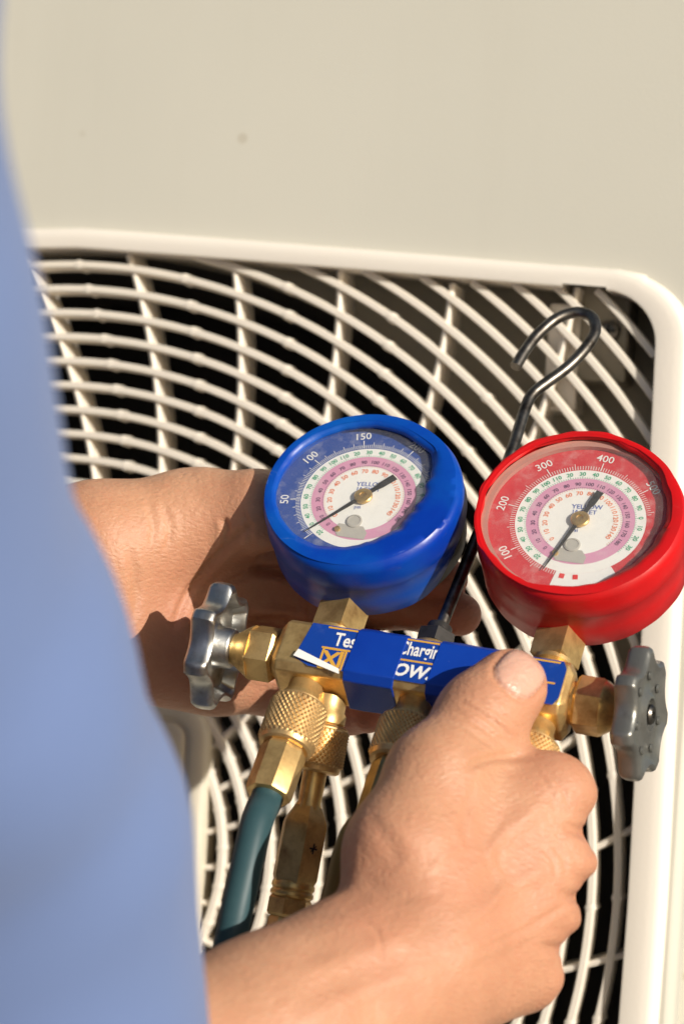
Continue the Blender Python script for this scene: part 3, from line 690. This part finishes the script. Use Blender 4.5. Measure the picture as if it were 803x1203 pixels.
# scribed mark on the body
tc = M3.T @ (CAM - o); tc = tc / np.linalg.norm(tc); u6, v6, _ = basis(z_)
fa = [.12 + math.pi / 6 + k * math.pi / 3 for k in range(6)]; fd = max((u6 * math.cos(q) + v6 * math.sin(q) for q in fa), key=lambda w: w @ tc + .35 * (w @ (M3.T @ cam2w([1, 0, 0]))))
fs = np.cross(np.array(z_, float), fd); fc = fd * (.0082 * math.cos(math.pi / 6) + .00012) + np.array([0, 0, .0505])
def bar2(a, b, w): d_ = un2(b - a); p_ = np.cross(d_, fd) * w; return np.array([a - p_, a + p_, b + p_, b - p_]), [(0, 1, 2, 3)]
un2 = lambda q: q / np.linalg.norm(q)
mesh('scribed_mark', *join(bar2(fc - fs * .0016, fc + fs * .0016, .0003), bar2(fc - np.array([0, 0, .0018]), fc + np.array([0, 0, .0018]) + fd * .00004, .0003), bar2(fc - fs * .001 - np.array([0, 0, .0011]) + fd * .00008, fc + fs * .001 + np.array([0, 0, .0011]) + fd * .00008, .0002)), M_needle, h2_, False)
e0 = o + M3[:, 2] * .095; e1 = o + M3[:, 2] * .104
pp = [e0, e1, at(322, 1190, .815), at(325, 1330, .83), at(350, 1600, .85), at(400, 2100, .86), at(430, 3400, .88), at(410, 4850, .92)]
mesh('hose_tube', *tube(to_local(M3, o, smoothpath(pp, 60)), .0056, 20), M_hosed, h2_, True, None)
# centre hose, behind the right hand
x3 = -1.6 * mm; port(x3, 0, DN)
M4, o, M3 = frame_on((x3, 0, -HB), DN)
h3_ = thing('refrigerant_hose', 'brass ended centre hose disappearing behind the right wrist', 'hose', M4, HG)
mesh('knurled_nut', *knurl(O0, z_, .0100, .0085, .0225), M_knurl, h3_, True, 30)
mesh('ferrule', *revolve([(.0062, .022), (.0070, .0245), (.0080, .027), (.0080, .046), (.0074, .048)], 8, O0, z_, .3), M_olive, h3_, True, 25)
e0 = o + M3[:, 2] * .045; e1 = o + M3[:, 2] * .05
pp = [e0, e1, at(421, 985, .786), at(404, 1045, .79), at(390, 1110, .80), at(380, 1250, .82), at(390, 1600, .85), at(420, 2100, .86), at(450, 3400, .88), at(500, 4850, .93)]
mesh('hose_tube', *tube(to_local(M3, o, smoothpath(pp, 80)), .0066, 20), M_hosey, h3_, True, None)
# right hose, inside the grip
x4 = 40.5 * mm; port(x4, 0, DN)
M4, o, M3 = frame_on((x4, 0, -HB), DN)
h4_ = thing('refrigerant_hose', 'rightmost hose, gripped inside the right hand under the thumb', 'hose', M4, HG)
mesh('knurled_nut', *knurl(O0, z_, .0100, .0085, .0225), M_knurl, h4_, True, 30)
mesh('ferrule', *revolve([(.0060, .022), (.0066, .0245), (.0074, .027), (.0074, .038), (.007, .040)], 8, O0, z_, .3), M_brass, h4_, True, 25)
e0 = o + M3[:, 2] * .037; e1 = o + M3[:, 2] * .043
pp = [e0, e1, at(585, 985, .797), at(572, 1050, .80), at(560, 1130, .805), at(545, 1250, .82), at(530, 1600, .85), at(520, 2100, .86), at(530, 3400, .88), at(590, 4850, .92)]
mesh('hose_tube', *tube(to_local(M3, o, smoothpath(pp, 80)), .0058, 20), M_hosed, h4_, True, None)

# ------------------------------------------------------------------ the person: signed-distance modelling
class Field:
    def __init__(s, lo, hi, vox):
        s.lo = np.array(lo, float); s.vox = vox; s.n = np.ceil((np.array(hi) - s.lo) / vox).astype(int) + 1
        s.ax = [s.lo[i] + vox * np.arange(s.n[i]) for i in range(3)]
        s.d = np.full(s.n, .05, np.float32)
    def sub(s, lo, hi):
        a = np.clip(np.floor((np.array(lo) - s.lo) / s.vox).astype(int), 0, s.n); b = np.clip(np.ceil((np.array(hi) - s.lo) / s.vox).astype(int) + 1, 0, s.n)
        return a, b
    def grid(s, a, b): return [x.astype(np.float32) for x in np.meshgrid(*[s.ax[i][a[i]:b[i]] for i in range(3)], indexing='ij', sparse=True)]
def smin(a, b, k):
    h = np.maximum(k - np.abs(a - b), 0) / k; return np.minimum(a, b) - h * h * k * .25
def prim_d(G, p):
    if p[0] == 'c':                                  # tapered capsule, optionally flattened along an axis
        _, a, b, ra, rb = p[:5]; a = np.asarray(a); b = np.asarray(b); ab = b - a; L = float(ab @ ab) + 1e-12
        X = [G[i] - a[i] for i in range(3)]
        t = np.clip((X[0] * ab[0] + X[1] * ab[1] + X[2] * ab[2]) / L, 0, 1)
        Y = [X[i] - ab[i] * t for i in range(3)]
        q = Y[0] ** 2 + Y[1] ** 2 + Y[2] ** 2
        if len(p) > 5:
            ax, s_ = p[5], p[6]; pr = Y[0] * ax[0] + Y[1] * ax[1] + Y[2] * ax[2]; q = q + pr * pr * (1 / s_ ** 2 - 1)
        return (np.sqrt(np.maximum(q, 1e-14)) - (ra + (rb - ra) * t)).astype(np.float32)
    if p[0] == 'e':                                  # ellipsoid with axes
        _, c, A, rad = p; X = [G[i] - c[i] for i in range(3)]; q = 0
        for k in range(3): q = q + ((X[0] * A[k][0] + X[1] * A[k][1] + X[2] * A[k][2]) / rad[k]) ** 2
        return ((np.sqrt(np.maximum(q, 1e-12)) - 1) * min(rad)).astype(np.float32)
def pbox(p, mg):
    if p[0] == 'c':
        P = np.array([p[1], p[2]]); r = max(p[3], p[4]); return P.min(0) - r - mg, P.max(0) + r + mg
    r = max(p[3]); return np.array(p[1]) - r - mg, np.array(p[1]) + r + mg
def build(groups, lo, hi, vox, cuts=()):
    """groups: list of (prims, k_inside, k_to_core); the first is the core."""
    f = Field(lo, hi, vox); core = None; parts = []
    for gi, (prims, k, kc) in enumerate(groups):
        d = np.full(f.n, .05, np.float32)
        for p in prims:
            a, b = f.sub(*pbox(p, .03))
            if (b <= a).any(): continue
            sl_ = tuple(slice(a[i], b[i]) for i in range(3)); d[sl_] = smin(d[sl_], prim_d(f.grid(a, b), p), k)
        if gi == 0: core = d; tot = d.copy()
        else: tot = np.minimum(tot, smin(core, d, kc))
    for p, k in cuts:
        a, b = f.sub(*pbox(p, .01))
        if (b <= a).any(): continue
        sl_ = tuple(slice(a[i], b[i]) for i in range(3)); tot[sl_] = -smin(-tot[sl_], prim_d(f.grid(a, b), p), k)
    return nets(tot, f)
def nets(D, f):
    n = np.array(D.shape) - 1; ins = D < 0
    cor = [(i, j, k) for i in (0, 1) for j in (0, 1) for k in (0, 1)]
    def cn(A, c): return A[c[0]:c[0] + n[0], c[1]:c[1] + n[1], c[2]:c[2] + n[2]]
    cnt = sum(cn(ins, c).astype(np.int8) for c in cor); act = (cnt > 0) & (cnt < 8)
    idx = np.full(n, -1, np.int64); I = np.argwhere(act); idx[act] = np.arange(len(I))
    vals = {c: cn(D, c)[act] for c in cor}; pos = np.zeros((len(I), 3)); w = np.zeros(len(I))
    for c in cor:
        for ax in range(3):
            if c[ax]: continue
            c2 = list(c); c2[ax] = 1; c2 = tuple(c2); a, b = vals[c], vals[c2]; m = (a < 0) != (b < 0)
            t = np.where(m, a / np.where(m, a - b, 1), 0); P = np.array(c, float)[None].repeat(len(I), 0); P[:, ax] = t
            pos[m] += P[m]; w[m] += 1
    V = f.lo + f.vox * (I + pos / w[:, None]); Fc = []
    for ax in range(3):
        o1, o2 = [(1, 2), (2, 0), (0, 1)][ax]
        sl0 = [slice(0, None)] * 3; sl0[ax] = slice(0, -1); sl1 = [slice(0, None)] * 3; sl1[ax] = slice(1, None)
        cr_ = ins[tuple(sl0)] != ins[tuple(sl1)]; E_ = np.argwhere(cr_)
        E_ = E_[(E_[:, o1] > 0) & (E_[:, o2] > 0) & (E_[:, o1] < n[o1]) & (E_[:, o2] < n[o2])]
        s = ins[tuple(E_.T)]
        def g(a, b): q = E_.copy(); q[:, o1] -= a; q[:, o2] -= b; return idx[tuple(q.T)]
        q = np.stack([g(1, 1), g(0, 1), g(0, 0), g(1, 0)], 1); q[~s] = q[~s][:, ::-1]; Fc.append(q)
    return V, np.concatenate(Fc)

A = lambda px, py, d: atc(px, py, d)
def un(v): v = np.asarray(v, float); return v / np.linalg.norm(v)
TOW = np.array([0, 0, 1.0])
def chain(pts, rad): return [('c', pts[i], pts[i + 1], rad[i], rad[i + 1]) for i in range(len(pts) - 1)]

# right hand (camera axes), gripping the set from below, thumb on the label
def px_of(V): return CX + F * V[:, 0] / -V[:, 2], CY - F * V[:, 1] / -V[:, 2]
def vnormals(V, Fq):
    n = np.zeros_like(V); fn = np.cross(V[Fq[:, 2]] - V[Fq[:, 0]], V[Fq[:, 3]] - V[Fq[:, 1]])
    for k in range(4): np.add.at(n, Fq[:, k], fn)
    return n / (np.linalg.norm(n, axis=1)[:, None] + 1e-12)
def fold(V, N, start, paths):                        # skin folds: narrow grooves pressed into the near side
    X, Y = px_of(V); P = np.stack([X, Y], 1); front = (N[:, 2] > .05) & (-V[:, 2] < start)
    D = np.zeros(len(V))
    for pts, w, dep in paths:
        pts = smoothpath(np.array([(a, b, 0) for a, b in pts], float), 30)[:, :2]; best = np.full(len(V), 1e9); tt_ = np.zeros(len(V))
        sel = np.where(front & (P[:, 0] > pts[:, 0].min() - 30) & (P[:, 0] < pts[:, 0].max() + 30) & (P[:, 1] > pts[:, 1].min() - 30) & (P[:, 1] < pts[:, 1].max() + 30))[0]
        if not len(sel): continue
        d = np.linalg.norm(P[sel][:, None] - pts[None], axis=2); k = d.argmin(1); dm = d[np.arange(len(sel)), k]
        fade = np.clip(np.minimum(k, 29 - k) / 6, 0, 1) ** .7
        D[sel] += -dep * fade * (np.exp(-(dm / w) ** 2) - .35 * np.exp(-((dm - 2 * w) / (w * 1.1)) ** 2))
    return V + N * D[:, None]
wr = A(490, 1128, .742)
mcp = [A(648, 935, .776), A(652, 1014, .770), A(634, 1083, .766), A(612, 1143, .764)]
fore = [A(10, 1420, .645), A(150, 1325, .688), A(330, 1222, .718), A(430, 1160, .735)]
core = [('c', fore[0], fore[1], .044, .038), ('c', fore[1], fore[2], .038, .030), ('c', fore[2], fore[3], .030, .0265), ('c', fore[3], wr, .0265, .0245)]
cw = [A(492, 1062, .748), A(500, 1095, .744), A(506, 1132, .742), A(506, 1168, .744)]
for i, (c_, m_) in enumerate(zip(cw, mcp)):
    core.append(('c', c_, m_ + np.array([0, 0, -.001]), .0160, [.0112, .0106, .0100, .0096][i]))
core.append(('c', A(570, 1010, .770), A(570, 1110, .764), .013, .013))
th = [A(478, 1000, .752), A(512, 912, .766), A(562, 848, .782), A(601, 803, .790)]
thumb = [('c', A(484, 1040, .75), th[0], .018, .0180), ('c', th[0], th[1], .0180, .0148), ('c', th[1], th[2], .0148, .0128), ('c', th[2], th[3], .0126, .0104),
         ('c', A(572, 834, .785), A(592, 814, .788), .0126, .0112)]
core += [('c', th[0], A(605, 940, .776), .014, .010), ('c', A(515, 930, .77), A(595, 930, .778), .0115, .0095)]
fi = [[mcp[0], A(650, 922, .814), A(622, 900, .838), A(592, 896, .838)], [mcp[1], A(655, 1004, .812), A(622, 980, .833), A(590, 975, .826)],
      [mcp[2], A(638, 1074, .806), A(606, 1052, .826), A(575, 1048, .818)], [mcp[3], A(614, 1133, .796), A(588, 1116, .812), A(562, 1112, .806)]]
fr_ = [(.0112, .0098, .0086, .0072), (.0106, .0096, .0086, .0072), (.0100, .0092, .0082, .007), (.0096, .0084, .0074, .0062)]
groups = [(core, .013, 0), (thumb, .008, .009)] + [(chain(p, r), .004, .006) for p, r in zip(fi, fr_)]
# knuckle caps and extensor tendons
for i in range(4): core.append(('c', mcp[i] + np.array([.0015, .0, .0020]), mcp[i] + un(cw[i] - mcp[i]) * .012 + np.array([0, 0, .0035]), .0092 - .0004 * i, .0072))
cuts = [(('c', A(432, 1020, .722), A(462, 1036, .718), .004, .002), .014)]
for a, b, rr_ in ((712, 980, .0030), (702, 1054, .0032), (680, 1118, .0030)):
    cuts.append((('c', A(a - 4, b, .752), A(a - 14, b - 8, .80), rr_, rr_), .010))
P_all = np.array([p[i] for g in groups for p in g[0] for i in (1, 2)])
lo = P_all.min(0) - .03; hi = P_all.max(0) + .03; lo[0] = max(lo[0], A(60, 1300, .68)[0])
VR, FR = build(groups, lo, hi, .00095, cuts)
NR = vnormals(VR, FR)
VR = fold(VR, NR, .80, [([(548, 818), (578, 832), (612, 858)], 3.0, .0005), ([(540, 826), (570, 842), (604, 868)], 3.0, .0006), ([(533, 836), (562, 852), (594, 876)], 2.6, .0005), ([(528, 846), (554, 861), (584, 884)], 2.4, .00035),
    ([(545, 902), (580, 890), (622, 888)], 5, .0010), ([(690, 1044), (640, 1078), (590, 1104), (545, 1124)], 4, .0006), ([(660, 970), (690, 980), (700, 985)], 6, .0012), ([(655, 1050), (680, 1055), (690, 1055)], 6, .0010),
    ([(632, 1112), (655, 1115), (668, 1116)], 6, .0009), ([(640, 905), (660, 925), (668, 950)], 2.5, .0003), ([(628, 905), (646, 928), (652, 955)], 2.5, .00028), ([(645, 990), (662, 1010), (664, 1030)], 2.5, .0003), ([(634, 992), (650, 1012), (652, 1034)], 2.5, .00025),
    ([(425, 1040), (470, 1052), (520, 1050)], 6, .0003), ([(400, 1068), (440, 1090), (450, 1130)], 3, .00035), ([(560, 920), (545, 960), (552, 1000)], 5, .0004), ([(430, 960), (455, 985), (470, 1020)], 9, .00035)])

# tendons and veins over the back of the hand
NR = vnormals(VR, FR)
VR = fold(VR, NR, .80, [([(640, 940), (590, 985), (540, 1040)], 10, -.00055), ([(645, 1016), (590, 1050), (540, 1085)], 9, -.0005), ([(628, 1084), (580, 1108), (535, 1130)], 9, -.0004), ([(600, 965), (575, 1000), (590, 1040), (560, 1080), (520, 1110)], 4, -.0003), ([(575, 1000), (530, 1000), (500, 1030)], 4, -.00025), ([(500, 1140), (430, 1165), (350, 1200)], 12, -.0005), ([(480, 1100), (420, 1120), (340, 1150)], 11, -.0004)])
# thumbnail: measured along and across the thumb as seen from its back
X_, Y_ = px_of(VR); na_ = np.array([.66, -.75]); nb_ = np.array([.75, .66]); dx_, dy_ = X_ - 611, Y_ - 791
al, ac_ = (dx_ * na_[0] + dy_ * na_[1]) / 24, (dx_ * nb_[0] + dy_ * nb_[1]) / 29
q_ = (np.abs(al) ** 3 + np.abs(ac_) ** 3) ** (1 / 3); fr0 = (NR[:, 2] > .0) & (-VR[:, 2] < .80)
NAIL = np.where(fr0, np.clip((1.04 - q_) / .07, 0, 1), 0)
VR = VR + NR * (np.where(fr0, .0004 * np.clip((1 - q_) * 4, 0, 1) - .0011 * np.exp(-((q_ - 1.08) / .09) ** 2) * (al < .75), 0))[:, None]
# left hand: palm towards the camera behind the blue gauge, fingers running to the right
lw = A(95, 685, .884); lmcp = [A(345, 640, .915), A(350, 697, .920), A(340, 752, .918), A(318, 802, .910)]
lcore = [('c', A(-330, 740, .860), A(-60, 700, .872), .040, .032), ('c', A(-60, 700, .872), lw, .032, .030)]
lc = [A(120, 640, .886), A(115, 675, .887), A(112, 710, .887), A(110, 745, .887)]
for i in range(4): lcore.append(('c', lc[i], lmcp[i], .0190, [.0130, .0128, .0122, .0116][i]))
nP = un([.50, .12, 1.0])
lcore += [('c', A(125, 640, .878), A(235, 612, .887), .0205, .0175), ('c', A(125, 745, .880), A(250, 788, .900), .0190, .0145),
          ('c', A(95, 690, .874), A(200, 690, .896), .0300, .0280, nP, .5)]
lthumb = [('c', A(225, 612, .888), A(300, 600, .878), .0180, .0140), ('c', A(300, 600, .878), A(385, 600, .880), .0138, .0120), ('c', A(385, 600, .876), A(440, 602, .884), .0120, .0095)]
lf = [[lmcp[0], A(440, 650, .905), A(500, 668, .893), A(525, 680, .884)], [lmcp[1], A(455, 705, .910), A(520, 718, .893), A(540, 722, .880)],
      [lmcp[2], A(430, 772, .905), A(492, 785, .890), A(510, 790, .878)], [lmcp[3], A(375, 824, .895), A(410, 834, .880), A(432, 838, .871)]]
lr = [(.0128, .0102, .0088, .0076), (.0126, .0104, .009, .0078), (.0120, .0100, .0088, .0076), (.0114, .0092, .0084, .0072)]
lg_ = [(lcore, .014, 0), (lthumb, .006, .009)] + [(chain(p, r), .004, .006) for p, r in zip(lf, lr)]
P_all = np.array([p[i] for g in lg_ for p in g[0] for i in (1, 2)]); lo = P_all.min(0) - .03; hi = P_all.max(0) + .03; lo[0] = max(lo[0], A(-90, 700, .9)[0])
VL, FL = build(lg_, lo, hi, .0011, ())
VL = fold(VL, vnormals(VL, FL), 1.0, [([(300, 615), (268, 640), (225, 690), (200, 745)], 4.5, .0015), ([(345, 668), (300, 672), (250, 700), (215, 760)], 4, .0012), ([(350, 722), (300, 735), (262, 775)], 4, .0012),
    ([(262, 608), (266, 622), (262, 640)], 4, .0015), ([(285, 600), (292, 620), (296, 640)], 3, .0008), ([(362, 650), (366, 700), (358, 760), (340, 815)], 4, .0012), ([(292, 668), (330, 672), (380, 676)], 6, .0035), ([(285, 726), (330, 732), (380, 738)], 6, .0035), ([(275, 778), (320, 788), (370, 798)], 6, .0030), ([(150, 640), (160, 690), (155, 740)], 5, .0006), ([(190, 590), (200, 620), (196, 650)], 4, .0004), ([(172, 585), (180, 615), (178, 640)], 4, .0004)])

# upper arms, trunk and neck under the shirt
edge = [(-30, -150, .40), (10, 100, .42), (50, 300, .445), (74, 400, .46), (84, 500, .475), (94, 600, .49), (172, 800, .53), (242, 1000, .57), (260, 1120, .59), (266, 1203, .605), (274, 1340, .62)]
sx = []
for (ex, ey, d) in edge:
    r = .052; c = A(ex, ey, d); sx.append((c - np.array([r + .006, 0, 0]), r))
rs = A(-520, -300, .42); re = sx[-1][0] + np.array([-.002, -.004, 0]); ls = np.array([-.36, .124, -.80]); le = np.array([-.335, -.15, -.90])
mid = (rs + ls) / 2; dwn = np.array([0, -1.0, 0])
bodyp = [('c', rs, sx[0][0], .040, .034), ('c', re, fore[1], .036, .0370)] + [('c', sx[i][0], sx[i + 1][0], .034, .034) for i in range(len(sx) - 1)] + [ ('c', ls, le, .052, .042), ('c', le, A(-60, 715, .912), .041, .0292),
         ('c', rs * .8 + ls * .2 + dwn * .05, rs * .2 + ls * .8 + dwn * .05, .085, .085), ('c', mid + dwn * .12, mid + dwn * .52, .14, .13), ('c', mid - dwn * .02, mid - dwn * .13, .055, .052)]
P_all = np.array([p[i] for p in bodyp for i in (1, 2)])
VB, FB = build([(bodyp, .012, 0)], P_all.min(0) - .2, P_all.max(0) + .2, .009)
pers = thing('person', 'technician in a light blue shirt holding the gauge set with both bare hands', 'person', Matrix.Translation(Vector(c2w(mid + dwn * .6))))
PO = np.array(pers.location)
off1 = len(VR); off2 = off1 + len(VL)
VA = np.concatenate([VR, VL, VB]); FA = np.concatenate([FR, FL + off1, FB + off2])
# warm flush over knuckles and fingertips
fl = np.zeros(len(VA))
for c, r, s in [(m, .013, .75) for m in mcp] + [(f[1], .012, .6) for f in fi] + [(th[3], .013, .4), (th[2], .012, .35), (A(640, 1085, .76), .03, .25), (A(560, 1150, .74), .04, .2)] + [(f[3], .016, .8) for f in lf] + [(f[2], .014, .4) for f in lf] + [(m, .02, .45) for m in lmcp] + [(A(210, 770, .88), .03, .35)]:
    fl = np.maximum(fl, s * np.exp(-(np.linalg.norm(VA - c, axis=1) / r) ** 2))
me = bpy.data.meshes.new('body'); W = c2w(VA) - PO
me.from_pydata(W.tolist(), [], FA.tolist()); me.shade_smooth()
nl = np.zeros(len(VA), np.float32); nl[:len(VR)] = NAIL; an_ = me.attributes.new('nail', 'FLOAT', 'POINT'); an_.data.foreach_set('value', nl)
at_ = me.attributes.new('flush', 'FLOAT', 'POINT'); at_.data.foreach_set('value', fl.astype(np.float32))
body = link('body', me, pers, [M_skin])
# shirt
shp = [('c', sx[i][0], sx[i + 1][0], sx[i][1], sx[i + 1][1]) for i in range(len(sx) - 1)]
shp += [('c', rs, sx[0][0], .055, .060)]
shp += [('c', ls, le, .066, .066), ('c', rs * .85 + ls * .15 + dwn * .05, rs * .15 + ls * .85 + dwn * .05, .098, .098), ('c', mid + dwn * .12, mid + dwn * .55, .158, .155), ('c', mid - dwn * .0, mid - dwn * .06, .064, .062)]
P_all = np.array([p[i] for p in shp for i in (1, 2)])
VS, FS = build([(shp, .012, 0)], P_all.min(0) - .2, P_all.max(0) + .2, .006)
w1 = np.sin(VS[:, 1] * 30 + 3 * np.sin(VS[:, 0] * 21) + VS[:, 2] * 26) * .0018 + np.sin(VS[:, 1] * 71 + VS[:, 0] * 40 + 2) * .0010
nrm = np.zeros_like(VS)
t_ = FS; fn = np.cross(VS[t_[:, 2]] - VS[t_[:, 0]], VS[t_[:, 3]] - VS[t_[:, 1]])
for k in range(4): np.add.at(nrm, t_[:, k], fn)
nrm /= np.linalg.norm(nrm, axis=1)[:, None] + 1e-9; VS = VS + nrm * w1[:, None]
me = bpy.data.meshes.new('shirt'); me.from_pydata((c2w(VS) - PO).tolist(), [], FS.tolist()); me.shade_smooth(); link('shirt', me, pers, [M_shirt])
print('verts', len(VA), len(VS))
